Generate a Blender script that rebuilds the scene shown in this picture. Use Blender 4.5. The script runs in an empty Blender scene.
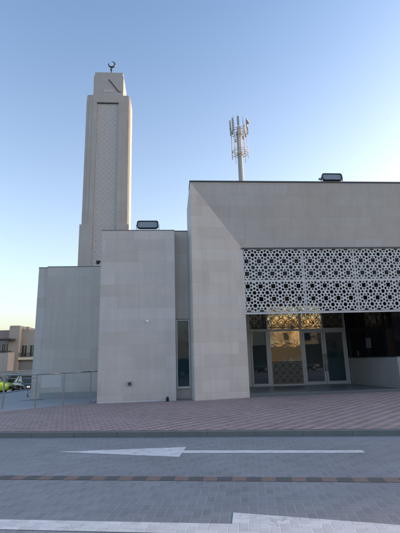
import bpy, bmesh, math, random
from mathutils import Vector, Matrix
R = math.radians
rnd = random.Random(7)
sc = bpy.context.scene
COL = sc.collection

# ------------------------------------------------------------------ helpers
class MB:
    """collects shapes into one bmesh"""
    def __init__(self): self.bm = bmesh.new()
    def box(self, x0, x1, y0, y1, z0, z1, bevel=0):
        v = [self.bm.verts.new((x, y, z)) for z in (z0, z1) for y in (y0, y1) for x in (x0, x1)]
        fs = [(0,2,3,1),(4,5,7,6),(0,1,5,4),(2,6,7,3),(0,4,6,2),(1,3,7,5)]
        nf = [self.bm.faces.new([v[i] for i in f]) for f in fs]
        if bevel:
            es = list({e for f in nf for e in f.edges})
            bmesh.ops.bevel(self.bm, geom=es, offset=bevel, segments=2, affect='EDGES', profile=.6)
        return self
    def prism(self, pts, z0, z1):
        """pts: plan polygon (x,y) counter-clockwise"""
        a = [self.bm.verts.new((p[0], p[1], z0)) for p in pts]
        b = [self.bm.verts.new((p[0], p[1], z1)) for p in pts]
        n = len(pts)
        self.bm.faces.new(a[::-1]); self.bm.faces.new(b)
        for i in range(n): self.bm.faces.new([a[i], a[(i+1)%n], b[(i+1)%n], b[i]])
        return self
    def xprism(self, pts, x0, x1):
        """side profile (y,z) extruded along x"""
        a = [self.bm.verts.new((x0, p[0], p[1])) for p in pts]
        b = [self.bm.verts.new((x1, p[0], p[1])) for p in pts]
        n = len(pts)
        self.bm.faces.new(a[::-1]); self.bm.faces.new(b)
        for i in range(n): self.bm.faces.new([a[i], a[(i+1)%n], b[(i+1)%n], b[i]])
        return self
    def faces(self, verts, faces):
        v = [self.bm.verts.new(p) for p in verts]
        for f in faces: self.bm.faces.new([v[i] for i in f])
        return self
    def tube(self, p0, p1, r0, r1=None, n=12):
        r1 = r0 if r1 is None else r1
        p0, p1 = Vector(p0), Vector(p1); d = p1 - p0
        q = d.to_track_quat('Z', 'Y')
        A, B = [], []
        for i in range(n):
            a = 2*math.pi*i/n; c = Vector((math.cos(a), math.sin(a), 0))
            A.append(self.bm.verts.new(p0 + q @ (c*r0))); B.append(self.bm.verts.new(p1 + q @ (c*r1)))
        for i in range(n): 
            f = self.bm.faces.new([A[i], A[(i+1)%n], B[(i+1)%n], B[i]]); f.smooth = True
        self.bm.faces.new(A[::-1]); self.bm.faces.new(B)
        return self
    def ring(self, c, rad, r, n=32, m=8, a0=0, a1=2*math.pi, axis='Z', taper=False):
        c = Vector(c); full = abs(a1-a0-2*math.pi) < 1e-4; rows = []
        k = n if full else n+1
        for i in range(k):
            t = i/n; a = a0 + (a1-a0)*t
            rr = r*(math.sin(math.pi*min(max(t, .02), .98))**.8) if taper else r
            row = []
            for j in range(m):
                b = 2*math.pi*j/m; q = rad + rr*math.cos(b); h = rr*math.sin(b)
                if axis == 'Z': p = Vector((q*math.cos(a), q*math.sin(a), h))
                else: p = Vector((q*math.cos(a), h, q*math.sin(a)))
                row.append(self.bm.verts.new(c+p))
            rows.append(row)
        for i in range(n if full else n):
            A = rows[i]; B = rows[(i+1) % k]
            for j in range(m):
                f = self.bm.faces.new([A[j], A[(j+1)%m], B[(j+1)%m], B[j]]); f.smooth = True
        if not full: self.bm.faces.new(rows[0]); self.bm.faces.new(rows[-1][::-1])
        return self
    def build(self, name, mat, parent=None, fix=True):
        me = bpy.data.meshes.new(name)
        if fix: bmesh.ops.recalc_face_normals(self.bm, faces=self.bm.faces)
        self.bm.to_mesh(me); self.bm.free()
        me.materials.append(mat)
        o = bpy.data.objects.new(name, me); COL.objects.link(o)
        if parent: o.parent = parent
        return o

def tag(o, label=None, cat=None, group=None, kind=None):
    for k, v in (('label', label), ('category', cat), ('group', group), ('kind', kind)):
        if v: o[k] = v
    return o
def empty(name, loc=(0,0,0), rz=0, label=None, cat=None, group=None):
    o = bpy.data.objects.new(name, None); COL.objects.link(o)
    o.location = loc; o.rotation_euler.z = rz
    return tag(o, label, cat, group)
def copy_tree(o, parent=None):
    c = o.copy(); COL.objects.link(c); c.parent = parent
    for ch in [x for x in COL.objects if x.parent == o]: copy_tree(ch, c)
    return c

# ------------------------------------------------------------------ materials
class NT:
    def __init__(self, name):
        self.m = bpy.data.materials.new(name); self.m.use_nodes = True
        self.t = self.m.node_tree; self.bsdf = self.t.nodes['Principled BSDF']
    def n(self, typ, **kw):
        x = self.t.nodes.new(typ)
        for k, v in kw.items(): setattr(x, k, v)
        return x
    def l(self, a, b): self.t.links.new(a, b)
    def set(self, sock, v):
        if isinstance(v, bpy.types.NodeSocket): self.l(v, sock)
        else: sock.default_value = v
    def math(self, op, a, b=0, c=0, clamp=False):
        x = self.n('ShaderNodeMath', operation=op, use_clamp=clamp)
        self.set(x.inputs[0], a); self.set(x.inputs[1], b); self.set(x.inputs[2], c)
        return x.outputs[0]
    def mix(self, f, a, b, mode='MIX'):
        x = self.n('ShaderNodeMix', data_type='RGBA', blend_type=mode)
        self.set(x.inputs[0], f)
        for s, v in ((x.inputs[6], a), (x.inputs[7], b)):
            if isinstance(v, (tuple, list)): v = (*v[:3], 1)
            self.set(s, v)
        return x.outputs[2]
    def coord(self, out='Object'): return self.n('ShaderNodeTexCoord').outputs[out]
    def noise(self, vec, scale, detail=4, rough=.55, out='Fac'):
        x = self.n('ShaderNodeTexNoise'); self.l(vec, x.inputs['Vector'])
        x.inputs['Scale'].default_value = scale; x.inputs['Detail'].default_value = detail
        x.inputs['Roughness'].default_value = rough
        return x.outputs[out]
    def rng(self, v, a, b, c=0, d=1):
        x = self.n('ShaderNodeMapRange'); self.l(v, x.inputs[0])
        for i, q in enumerate((a, b, c, d)): x.inputs[i+1].default_value = q
        return x.outputs[0]
    def bump(self, h, strength=.3, dist=.01):
        x = self.n('ShaderNodeBump'); x.inputs['Strength'].default_value = strength
        x.inputs['Distance'].default_value = dist
        self.l(h, x.inputs['Height']); self.l(x.outputs[0], self.bsdf.inputs['Normal'])
    def fin(self, col=None, rough=.8, metal=0, spec=None, ior=None):
        b = self.bsdf
        if col is not None: self.set(b.inputs['Base Color'], (*col[:3], 1) if isinstance(col, (tuple, list)) else col)
        self.set(b.inputs['Roughness'], rough); b.inputs['Metallic'].default_value = metal
        if spec is not None: b.inputs['Specular IOR Level'].default_value = spec
        if ior: b.inputs['IOR'].default_value = ior
        return self.m

def m_plain(name, col, rough=.6, metal=0, var=.12, scale=6, ior=None, bump=0):
    t = NT(name); c = t.coord(); n = t.noise(c, scale)
    dk = tuple(x*(1-var) for x in col); lt = tuple(min(1, x*(1+var)) for x in col)
    if bump: t.bump(t.noise(c, scale*12, 3), bump, .004)
    return t.fin(t.mix(n, dk, lt), rough, metal, ior=ior)

def m_stone(name, base, tone=.125, w=1.15, h=.45, joint=.8, warm=.025, seed=0.):
    """honed stone cladding in random-length courses"""
    t = NT(name); c = t.coord()
    s = t.n('ShaderNodeSeparateXYZ'); t.l(c, s.inputs[0])
    hx = t.math('ADD', t.math('ADD', s.outputs[0], s.outputs[1]), seed)
    z = s.outputs[2]
    row = t.math('FLOOR', t.math('DIVIDE', z, h))
    wn = t.n('ShaderNodeTexWhiteNoise', noise_dimensions='1D'); t.l(row, wn.inputs['W'])
    xs = t.math('ADD', hx, t.math('MULTIPLY', wn.outputs[0], w*3))
    def cells(ww, k, rr):
        cx = t.math('FLOOR', t.math('DIVIDE', xs, ww))
        v = t.n('ShaderNodeCombineXYZ'); t.set(v.inputs[0], cx); t.set(v.inputs[1], rr); v.inputs[2].default_value = k
        q = t.n('ShaderNodeTexWhiteNoise', noise_dimensions='3D'); t.l(v.outputs[0], q.inputs['Vector'])
        return q
    a = cells(w, 1, row); b = cells(w*2, 2, row); big = cells(w*3, 3, t.math('FLOOR', t.math('DIVIDE', z, h*2)))
    val = t.math('ADD', t.math('MULTIPLY', a.outputs[0], .45), t.math('ADD', t.math('MULTIPLY', b.outputs[0], .45), t.math('MULTIPLY', big.outputs[0], .15)))
    # joints
    def edge(p, ww):
        f = t.math('FRACT', t.math('DIVIDE', p, ww))
        return t.math('MULTIPLY', t.math('MINIMUM', f, t.math('SUBTRACT', 1, f)), ww)
    e = t.math('MINIMUM', edge(xs, w), edge(z, h))
    jt = t.rng(e, .002, .006)
    cloud = t.noise(c, .55, 5, .6); fine = t.noise(c, 14, 5, .7)
    vein = t.noise(c, 3.2, 6, .65)
    k = t.math('ADD', t.math('MULTIPLY', t.math('SUBTRACT', val, .5), tone*2),
        t.math('ADD', t.math('MULTIPLY', t.math('SUBTRACT', cloud, .5), .30),
        t.math('ADD', t.math('MULTIPLY', t.math('SUBTRACT', fine, .5), .10), t.math('MULTIPLY', t.math('SUBTRACT', vein, .5), .16))))
    bright = t.math('ADD', k, 1)
    hue = t.mix(b.outputs[0], tuple(base[i]*(1+(warm, 0, -warm)[i]) for i in range(3)), tuple(base[i]*(1-(warm, 0, -warm)[i]*.7) for i in range(3)))
    v = t.n('ShaderNodeVectorMath', operation='SCALE'); t.l(hue, v.inputs[0]); t.l(bright, v.inputs['Scale'])
    # rain streaks and dirt near the ground
    mp = t.n('ShaderNodeMapping'); t.l(c, mp.inputs[0]); mp.inputs['Scale'].default_value = (5, 5, .25)
    st = t.rng(t.noise(mp.outputs[0], 1, 4, .6), .45, .8)
    col = t.mix(t.math('MULTIPLY', st, .26), v.outputs[0], tuple(x*.6 for x in base))
    splash = t.math('MULTIPLY', t.rng(z, .75, .2, 0, .35), t.noise(c, 5, 4))
    col = t.mix(t.math('MAXIMUM', splash, 0), col, (base[0]*.55, base[1]*.5, base[2]*.45))
    col = t.mix(t.math('MULTIPLY', t.math('SUBTRACT', 1, jt), 1-joint), col, (.03, .03, .03))
    hgt = t.math('ADD', jt, t.math('MULTIPLY', fine, .3))
    t.bump(hgt, .35, .003)
    return t.fin(col, t.rng(vein, 0, 1, .5, .75))

def m_pavers(name, ca, cb, joint_c, unit=.1, var=.2, jw=.006, tint=None, jmix=.7, stain=.25, rough=.8, wear=None):
    """herringbone pavers; ca = along x, cb = along y"""
    t = NT(name); c = t.coord()
    s = t.n('ShaderNodeSeparateXYZ'); t.l(c, s.inputs[0])
    x = t.math('DIVIDE', s.outputs[0], unit); y = t.math('DIVIDE', s.outputs[1], unit)
    ix = t.math('FLOOR', x); iy = t.math('FLOOR', y)
    fx = t.math('SUBTRACT', x, ix); fy = t.math('SUBTRACT', y, iy)
    k = t.math('FLOORED_MODULO', t.math('SUBTRACT', ix, iy), 4)
    eq = lambda q: t.math('COMPARE', k, q, .3)
    k1, k2, k3 = eq(1), eq(2), eq(3)
    ver = t.math('ADD', k2, k3)
    lx = t.math('ADD', fx, k1); ly = t.math('ADD', fy, k2)
    L = t.math('SUBTRACT', 2, ver); W = t.math('ADD', 1, ver)
    e = t.math('MINIMUM', t.math('MINIMUM', lx, t.math('SUBTRACT', L, lx)), t.math('MINIMUM', ly, t.math('SUBTRACT', W, ly)))
    e = t.math('MULTIPLY', e, unit)
    v = t.n('ShaderNodeCombineXYZ')
    t.l(t.math('SUBTRACT', ix, k1), v.inputs[0]); t.l(t.math('SUBTRACT', iy, k2), v.inputs[1]); t.l(ver, v.inputs[2])
    wn = t.n('ShaderNodeTexWhiteNoise', noise_dimensions='3D'); t.l(v.outputs[0], wn.inputs['Vector'])
    col = t.mix(ver, ca, cb)
    br = t.math('ADD', 1-var/2, t.math('MULTIPLY', wn.outputs[0], var))
    big = t.noise(c, .5, 6, .62); fine = t.noise(c, 60, 3, .7); mid = t.noise(c, 3.5, 5, .6)
    br = t.math('MULTIPLY', br, t.rng(big, .25, .75, 1-stain, 1+stain*.55))
    br = t.math('MULTIPLY', br, t.rng(fine, .2, .8, .84, 1.14))
    br = t.math('MULTIPLY', br, t.rng(mid, .25, .75, .93, 1.07))
    sv = t.n('ShaderNodeVectorMath', operation='SCALE'); t.l(col, sv.inputs[0]); t.l(br, sv.inputs['Scale'])
    jn = t.rng(t.noise(c, 2.3, 3), .35, .65, .35, 1)
    jf = t.math('MULTIPLY', t.math('MULTIPLY', t.rng(e, jw*.35, jw, 1, 0), jmix), jn)
    col = t.mix(jf, sv.outputs[0], joint_c)
    # odd oil marks
    oil = t.rng(t.noise(c, 1.1, 3, .5), .66, .78, 0, .35)
    col = t.mix(oil, col, tuple(q*.45 for q in ca))
    # long faint wheel tracks along the road
    mp = t.n('ShaderNodeMapping'); t.l(c, mp.inputs[0]); mp.inputs['Scale'].default_value = (.12, 2.2, 1)
    tr = t.rng(t.noise(mp.outputs[0], 1, 5, .6), .5, .75, 0, .22)
    col = t.mix(tr, col, tuple(q*.6 for q in ca))
    if wear:
        n1 = t.noise(c, 9, 6, .8); n2 = t.noise(c, 1.7, 3)
        wf = t.rng(t.math('ADD', t.math('MULTIPLY', n1, .6), t.math('MULTIPLY', n2, .4)), .545, .62, 0, .6)
        wj = t.math('MULTIPLY', t.rng(e, .002, .009, .55, 0), t.rng(n1, .4, .6, 0, 1))
        col = t.mix(t.math('MAXIMUM', wf, wj), col, wear)
    t.bump(t.math('ADD', t.rng(e, 0, jw), t.math('MULTIPLY', fine, .4)), .5, .003)
    return t.fin(col, rough)

def m_glass(name, col, ior=1.9, rough=.03, wav=.0):
    t = NT(name); c = t.coord()
    n = t.noise(c, 1.2, 2)
    if wav: t.bump(t.noise(c, 1.6, 2), wav, .02)
    return t.fin(t.mix(n, tuple(x*.7 for x in col), col), rough, 0, ior=ior)

def m_bronze():
    t = NT('gold_mirror_glass'); c = t.coord()
    t.bump(t.noise(c, 2.4, 2), .16, .02)
    return t.fin((.76, .62, .39), .04, .85)  # mirror-like gold tint puts the entrance's golden light into the bronze pane
M = dict(
 stone=m_stone('pale_limestone', (.49, .47, .45)),
 stone_warm=m_stone('warm_limestone', (.49, .455, .42), tone=.08, seed=3.3),
 stone_fascia=m_stone('shaded_fascia_stone', (.42, .40, .38), tone=.07, seed=7.1),  # darker than the pillars: shade of the down-tilted fascia is in the colour
 stone_min=m_stone('tower_limestone', (.38, .36, .34), tone=.04, w=1.2, h=.8, seed=1.7),
 stone_panel=m_stone('grey_dado_stone', (.22, .225, .225), tone=.1, seed=5.),
 coping=m_plain('dark_coping_metal', (.07, .075, .08), .5, .3),
 coping_lt=m_plain('grey_coping_metal', (.16, .16, .165), .5, .3),
 white_lattice=m_plain('white_precast', (.56, .56, .56), .6, var=.06, bump=.2),
 tower_lattice=m_plain('tower_precast', (.49, .475, .46), .7, var=.06),
 dark_backing=m_plain('black_backing', (.035, .045, .05), .35),  # near-black colour standing in for shade behind the lattice screen
 dark_ceiling=m_plain('dark_soffit', (.03, .032, .035), .7),
 frame=m_plain('anodised_aluminium', (.40, .40, .39), .42, .2, .08),
 frame_lt=m_plain('pale_window_frame', (.55, .56, .56), .5, .1, .05),
 glass=m_glass('teal_glass', (.016, .042, .052), 1.75, .02, .03),
 glass_br=m_bronze(),
 glass_dk=m_glass('black_glass', (.004, .005, .008), 1.2, .05),
 steel=m_plain('brushed_steel', (.30, .31, .33), .4, .7, .1),
 galv=m_plain('galvanised_steel', (.42, .42, .40), .5, .25, .12),
 antenna=m_plain('antenna_grey', (.28, .31, .33), .5),
 dark=m_plain('dark_plastic', (.03, .032, .036), .5),
 white=m_plain('white_plastic', (.75, .76, .78), .4, var=.03),
 lamp_glass=m_plain('floodlight_lens', (.22, .26, .30), .25, 0, .08, ior=1.5),
 concrete=m_plain('concrete', (.30, .31, .32), .85, var=.18, scale=1.3, bump=.3),
 kerb=m_plain('kerb_stone', (.15, .16, .16), .85, var=.2, scale=3, bump=.3),
 floor=m_plain('porch_granite', (.10, .115, .125), .35, var=.2, scale=1.5),
 road=m_pavers('grey_road_pavers', (.22, .237, .262), (.205, .222, .247), (.40, .41, .43), jmix=.5, var=.12, stain=.22),
 paint=m_pavers('white_paint_on_pavers', (.62, .64, .66), (.57, .59, .61), (.80, .82, .84), jmix=.7, var=.12, stain=.12, wear=(.27, .275, .285)),
 plaza=m_pavers('red_and_grey_pavers', (.375, .26, .25), (.20, .19, .195), (.30, .29, .29), unit=.1, jmix=.35, var=.25, stain=.16),
 brick_red=m_plain('red_paver', (.19, .14, .125), .85, var=.25, scale=20, bump=.4),
 brick_dark=m_plain('charcoal_paver', (.085, .092, .098), .85, var=.25, scale=20, bump=.4),
 sand=m_plain('sandy_ground', (.30, .27, .22), .95, var=.2, scale=.2, bump=.5),
 asphalt=m_plain('asphalt', (.06, .06, .062), .9, var=.2, scale=1),
 villa_pink=m_plain('mauve_render', (.30, .235, .225), .9, var=.08, scale=1),
 villa_beige=m_plain('beige_render', (.40, .345, .29), .9, var=.08, scale=1),
 villa_wall=m_plain('sand_render', (.42, .38, .34), .9, var=.12, scale=1),
 villa_sun=m_plain('cream_render', (.78, .66, .46), .9, var=.08, scale=1),
 villa_dark=m_plain('brown_timber', (.05, .038, .035), .7),
 win=m_glass('villa_glass', (.02, .03, .035), 1.5),
 leaf=m_plain('leaves', (.05, .075, .03), .7, var=.4, scale=2),
 bark=m_plain('bark', (.10, .075, .055), .95, var=.3, scale=8),
 tyre=m_plain('tyre_rubber', (.02, .02, .02), .9),
 rim=m_plain('alloy_rim', (.35, .36, .38), .35, .7),
 car_lime=m_plain('lime_paint', (.42, .60, .03), .4, var=.03),
 car_black=m_plain('black_paint', (.012, .013, .016), .2, var=.1, ior=1.7),
 car_blue=m_plain('dark_blue_paint', (.03, .04, .06), .2, var=.1, ior=1.7),
 car_white=m_plain('white_paint', (.72, .74, .76), .25, var=.03),
 car_red=m_plain('silver_paint', (.35, .36, .38), .3, .3, var=.03),
 headlamp=m_plain('headlamp_glass', (.6, .62, .65), .1, 0, .05),
 tail=m_plain('tail_lamp_red', (.35, .02, .02), .2, 0, .05),
 crescent=m_plain('crescent_metal', (.10, .10, .10), .35, .8),
 patch_mat=m_plain('patch_grey', (.09, .10, .125), .8),
)

# ------------------------------------------------------------------ lattice
def lattice_mesh(name, w, h, cell, thick, ph_u, ph_z, border, mat, hs=1.17):
    """pierced panel in the x-z plane; squares at ph + k*cell"""
    cu = bpy.data.curves.new(name, 'CURVE'); cu.dimensions = '2D'; cu.fill_mode = 'BOTH'; cu.extrude = thick/2
    def poly(pts):
        s = cu.splines.new('POLY'); s.points.add(len(pts)-1)
        for p, q in zip(s.points, pts): p.co = (q[0], q[1], 0, 1)
        s.use_cyclic_u = True
    def ngon(x, y, r, n, a=0):
        pt = [(min(max(x+r*math.cos(a+2*math.pi*i/n), border), w-border), min(max(y+r*math.sin(a+2*math.pi*i/n), border), h-border)) for i in range(n)]
        q = []
        for p in pt:
            if not q or math.dist(p, q[-1]) > 1e-4: q.append(p)
        if len(q) > 2 and math.dist(q[0], q[-1]) < 1e-4: q.pop()
        if len(q) < 3: return
        ar = abs(sum(q[i][0]*q[(i+1)%len(q)][1]-q[(i+1)%len(q)][0]*q[i][1] for i in range(len(q))))/2
        if ar < .25*r*r*2: return
        poly(q)
    poly([(0,0),(w,0),(w,h),(0,h)])
    nu, nz = int(w/cell)+3, int(h/cell)+3
    seen = set()
    for i in range(-2, nu):
        for j in range(-2, nz):
            x, y = ph_u+i*cell, ph_z+j*cell
            ngon(x, y, cell*.205*hs, 4, math.pi/4)
            cx, cy = x+cell/2, y+cell/2
            ngon(cx, cy, cell*.138*hs, 8, math.pi/8)
            for k in range(8):
                a = k*math.pi/4
                ngon(cx+.335*cell*math.cos(a), cy+.335*cell*math.sin(a), cell*.096*hs, 6 if k%2 else 5, a)
            for k in range(4):
                a = k*math.pi/2
                ngon(x+.275*cell*math.cos(a), y+.275*cell*math.sin(a), cell*.074*hs, 5, a)
    ob = bpy.data.objects.new(name+'_tmp', cu); COL.objects.link(ob)
    bpy.context.view_layer.update()
    dg = bpy.context.evaluated_depsgraph_get()
    me = bpy.data.meshes.new_from_object(ob.evaluated_get(dg))
    bpy.data.objects.remove(ob); bpy.data.curves.remove(cu)
    me.transform(Matrix.Rotation(math.pi/2, 4, 'X'))
    me.name = name; me.materials.clear(); me.materials.append(mat)
    return me
def put(me, name, loc, parent):
    o = bpy.data.objects.new(name, me); COL.objects.link(o); o.location = loc; o.parent = parent
    return o

# ------------------------------------------------------------------ ground
RY = R(-6.67)                                   # direction of the road
rot = Matrix.Rotation(RY, 4, 'Z')
def gz(x, y): return -.018 + .003*x + .015*y
tag(MB().faces([(-900,-500,-.06),(900,-500,-.06),(900,15.5,-.06),(-900,15.5,-.06),(900,22,-.82),(-900,22,-.82),(900,2500,-.82),(-900,2500,-.82)],
   [(0,1,2,3),(3,2,4,5),(5,4,6,7)]).build('ground', M['sand'], fix=False), kind='structure')
# road sheet in its own frame: x along the road, y across. kerb face sits at y = YK
def rl(x, y): 
    v = rot.inverted() @ Vector((x, y, 0)); return v.x, v.y
YK = rl(-.3, 9.23)[1]
road = MB().faces([(-90,-4.5,0),(90,-4.5,0),(90,YK+.02,0),(-90,YK+.02,0)], [(0,1,2,3)]).build('road', M['road'], fix=False)
road.rotation_euler.z = RY; tag(road, kind='structure')
def on_road(mb, name, mat):
    o = mb.build(name, mat, road, fix=False); return o
def flat(mb, pts, z): return mb.faces([(p[0], p[1], z) for p in pts], [tuple(range(len(pts)))])
def arrow(p_base, p_len, shaft_to, hw, sw):
    """arrow marking: head base x, head length (signed), far end of shaft, half widths"""
    bx, y = p_base; m = MB()
    flat(m, [(bx, y-hw), (bx+p_len, y), (bx, y+hw)][::(1 if p_len > 0 else -1)], .004)
    xs = sorted((bx, shaft_to)); flat(m, [(xs[0], y-sw), (xs[1], y-sw), (xs[1], y+sw), (xs[0], y+sw)], .004)
    return m
def rc(p): return rl(*p)
b1 = rc((-.40, 7.79)); e1 = rc((2.72, 7.41))
on_road(arrow(b1, -2.4, e1[0], .40, .105), 'arrow_marking', M['paint'])
b2 = rc((.235, 4.35)); e2 = rc((-3.6, 4.8))
on_road(arrow(b2, 2.75, e2[0], .43, .125), 'arrow_marking', M['paint'])
yb = (rc((-3.0, 6.37))[1] + rc((2.56, 5.80))[1])/2
for nm, mt, off in (('red_paver_band', 'brick_red', 0), ('charcoal_paver_band', 'brick_dark', 1)):
    m = MB()
    for i in range(-120, 120):
        if i % 2 == off:
            x0 = i*.2+.012+.05; m.faces([(x0,yb-.1,.004),(x0+.196,yb-.1,.004),(x0+.196,yb+.1,.004),(x0,yb+.1,.004)], [(0,1,2,3)])
    on_road(m, nm, M[mt])
# kerbs: stones 1 m long
m = MB()
for i in range(-70, 70): m.box(i*1.0, i*1.0+.997, YK, YK+.14, -.05, .108, .008)
k = m.build('kerb', M['kerb']); k.rotation_euler.z = RY; tag(k, kind='structure')
m = MB()
for i in range(-70, 70): m.box(i*1.0, i*1.0+.994, -4.64, -4.5, -.05, .118, .012)
k = m.build('kerb', M['kerb']); k.rotation_euler.z = RY; tag(k, kind='structure')
# plaza in front of the mosque (axes turned 0), gently rising towards the building
def w2(x, y): v = rot @ Vector((x, y, 0)); return v.x, v.y
ka = w2(-90, YK+.14); kb = w2(70, YK+.14)
kc = Vector(kb)-Vector(ka)
def kerb_y(x): return ka[1] + (x-ka[0])*kc.y/kc.x
def P3(x, y, dz=0): return (x, y, gz(x, y)+dz)
pts = [(-9.2, 11.1), (-6.51,13.45), (-5.75,14.22), (-4.95,14.74), (-4.12,15.42), (-4.12, 19), (60, 19), (60, kerb_y(60)), (-9.2, kerb_y(-9.2))]
pl = MB(); vs = [P3(*p) for p in pts]
# the edge along the kerb stays level with its top
vs[-1] = (pts[-1][0], pts[-1][1], .112); vs[-2] = (pts[-2][0], pts[-2][1], .112)
pl.faces(vs[:], [tuple(range(len(vs)))][::1])
for f in pl.bm.faces: f.normal_update()
bmesh.ops.triangulate(pl.bm, faces=pl.bm.faces[:])
plaza = pl.build('plaza_paving', M['plaza']); tag(plaza, kind='structure')
# concrete apron to the left
ap = [(-60, kerb_y(-60)), (-9.0, kerb_y(-9.0)), (-3.9, kerb_y(-3.9)+1.5), (-3.9, 24), (-9.2, 23.6), (-10.0, 20.5), (-14.5, 14.5), (-60, 12.5)]
mb = MB(); vs = [P3(x, y, -.012) if i not in (0, 1) else (x, y, .10) for i, (x, y) in enumerate(ap)]
for i, v in enumerate(vs):
    if ap[i][0] < -40: vs[i] = (v[0], v[1], .08)
mb.faces(vs, [tuple(range(len(vs)))]); bmesh.ops.triangulate(mb.bm, faces=mb.bm.faces[:])
tag(mb.build('concrete_apron', M['concrete']), kind='structure')
mb = MB()
edge = [(-9.35, 23.6), (-10.1, 20.5), (-14.6, 14.4), (-60, 12.4)]
for (x0, y0), (x1, y1) in zip(edge, edge[1:]):
    d = Vector((x1-x0, y1-y0, 0)).normalized(); nn = Vector((d.y, -d.x, 0))*.1
    z0, z1 = gz(x0, y0)+.03, gz(max(x1, -20), y1)+.03
    a, b = Vector((x0, y0, 0)), Vector((x1, y1, 0))
    V = [a-nn, a+nn, b+nn, b-nn]
    mb.faces([(v.x, v.y, -.9) for v in V]+[(V[0].x,V[0].y,z0),(V[1].x,V[1].y,z0),(V[2].x,V[2].y,z1),(V[3].x,V[3].y,z1)],
      [(3,2,1,0),(4,5,6,7),(0,1,5,4),(1,2,6,5),(2,3,7,6),(3,0,4,7)])
tag(mb.build('apron_retaining_kerb', M['concrete']), kind='structure')
# drain slots / dark strips on the apron
m = MB()
for x0, x1, y in ((-7.45, -6.55, 17.05), (-9.9, -8.8, 18.6)):
    m.faces([P3(x0, y-.07, -.004), P3(x1, y-.02, -.004), P3(x1, y+.1, -.004), P3(x0, y+.05, -.004)], [(0,1,2,3)])
tag(m.build('drain_slots', M['coping'], fix=False), kind='structure')
# pavement across the street (behind the camera)
m = MB(); m.faces([(-90,-4.64,.11),(90,-4.64,.11),(90,-14,.11),(-90,-14,.11)], [(3,2,1,0)])
o = m.build('far_pavement', M['concrete'], fix=False); o.rotation_euler.z = RY; tag(o, kind='structure')

# ------------------------------------------------------------------ mosque
OX, OY, YAW = 1.708, 15.128, R(4.4)
mosque = empty('mosque', (OX, OY, 0), YAW, 'pale stone mosque hall with a pierced white lattice screen over its glass entrance', 'mosque')
H = 8.63; Z0 = -.9; IW = .35
# portal surround: splayed faces meeting on mitres
UL, UR, IL, IR = -2.02, 10.9, .03, 8.85
ZT = 5.93
def portal(kind):
    m = MB()
    if kind == 'pillar':
        # left pier, splayed towards the opening; side face flares back
        m.faces([(UL,0,Z0),(IL,IW,Z0),(IL,IW,ZT),(UL,0,H),(UL-.05,.2,Z0),(UL-.12,.8,Z0),(UL-.12,.8,H-.9),(UL-.05,.2,H-.28),(UL+.02,.8,H),
                 (IL,.75,Z0),(IL,.75,ZT),(IL,.8,H)],
          [(0,1,2,3),(0,3,7,4),(4,7,6,5),(3,8,6,7),(1,9,10,2),(5,6,8,11,10,9)])
    else:
        m.faces([(UR,0,Z0),(IR,IW,Z0),(IR,IW,ZT),(UR,0,H),(UR,.8,Z0),(UR,.8,H),(IR,.75,Z0),(IR,.75,ZT)],
          [(0,3,2,1),(0,4,5,3),(1,2,7,6),(4,6,7,5)])
    return m
portal('pillar').build('portal_pillar', M['stone'], mosque)
portal('r').build('portal_pillar', M['stone'], mosque)
m = MB()
m.faces([(UL,0,H),(IL,IW,ZT),(IR,IW,ZT),(UR,0,H),(UL+.02,.8,H),(UR,.8,H),(IL,.75,ZT),(IR,.75,ZT)],
  [(0,1,2,3),(0,3,5,4),(1,6,7,2),(4,5,7,6)])
m.build('fascia', M['stone_fascia'], mosque)
MB().box(UL-.03, UR+.03, -.03, .84, H+.002, H+.062, .008).build('coping', M['coping'], mosque)
MB().box(IL-.05, IR+.05, IW-.03, IW+.1, ZT-.03, ZT+.02).build('coping', M['coping'], mosque)
# hall behind, roof zone, right wing
m = MB(); m.box(-.9, UR-.05, 4.45, 22, Z0, H-.1); m.box(-.9, UR-.05, .85, 4.43, ZT+.05, H-.12); m.box(-.9, IL-.03, .82, 4.44, Z0, ZT+.03)
m.build('hall_walls', M['stone_warm'], mosque)
m = MB(); m.box(UR+.002, 75, 1.2, 22, Z0, H-.35)
m.build('wing_wall', M['stone'], mosque)
# porch
m = MB(); m.box(IL-.02, IR+.02, .40, 4.45, Z0, .345, .01); m.build('porch_step', M['floor'], mosque)
MB().box(IL, IR, .8, 4.43, 4.5, 4.56).build('porch_ceiling', M['dark_ceiling'], mosque)
MB().box(IL, IR, .95, 1.05, 4.565, ZT+.04).build('screen_dark_backing', M['dark_backing'], mosque)  # black sheet added so the screen's openings look shaded
# side wall inside the porch: stone below, black glass above
def side(z0, z1, a, b, name, mat):
    # from (5.60,4.2) to (5.76,.45)
    def U(w): return 5.62 + .33*(4.2-w)/3.7
    m = MB(); m.prism([(U(a), a), (U(b), b), (U(b)+.3, b), (U(a)+.3, a)], z0, z1)
    return m.build(name, mat, mosque)
side(.346, 1.52, 4.2, .5, 'stone_dado', M['stone_panel'])
side(1.56, 4.49, 4.2, .5, 'side_glazing', M['glass_dk'])
MB().prism([(5.60,4.2),(5.93,.5),(6.1,.5),(5.85,4.2)], 1.522, 1.558).build('glazing_sill', M['dark'], mosque)
MB().box(6.30, IR, .5, 4.4, .35, 4.49).build('inner_room', M['dark_backing'], mosque)  # solid fill, coloured dark to act as shade behind the right bays
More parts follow.
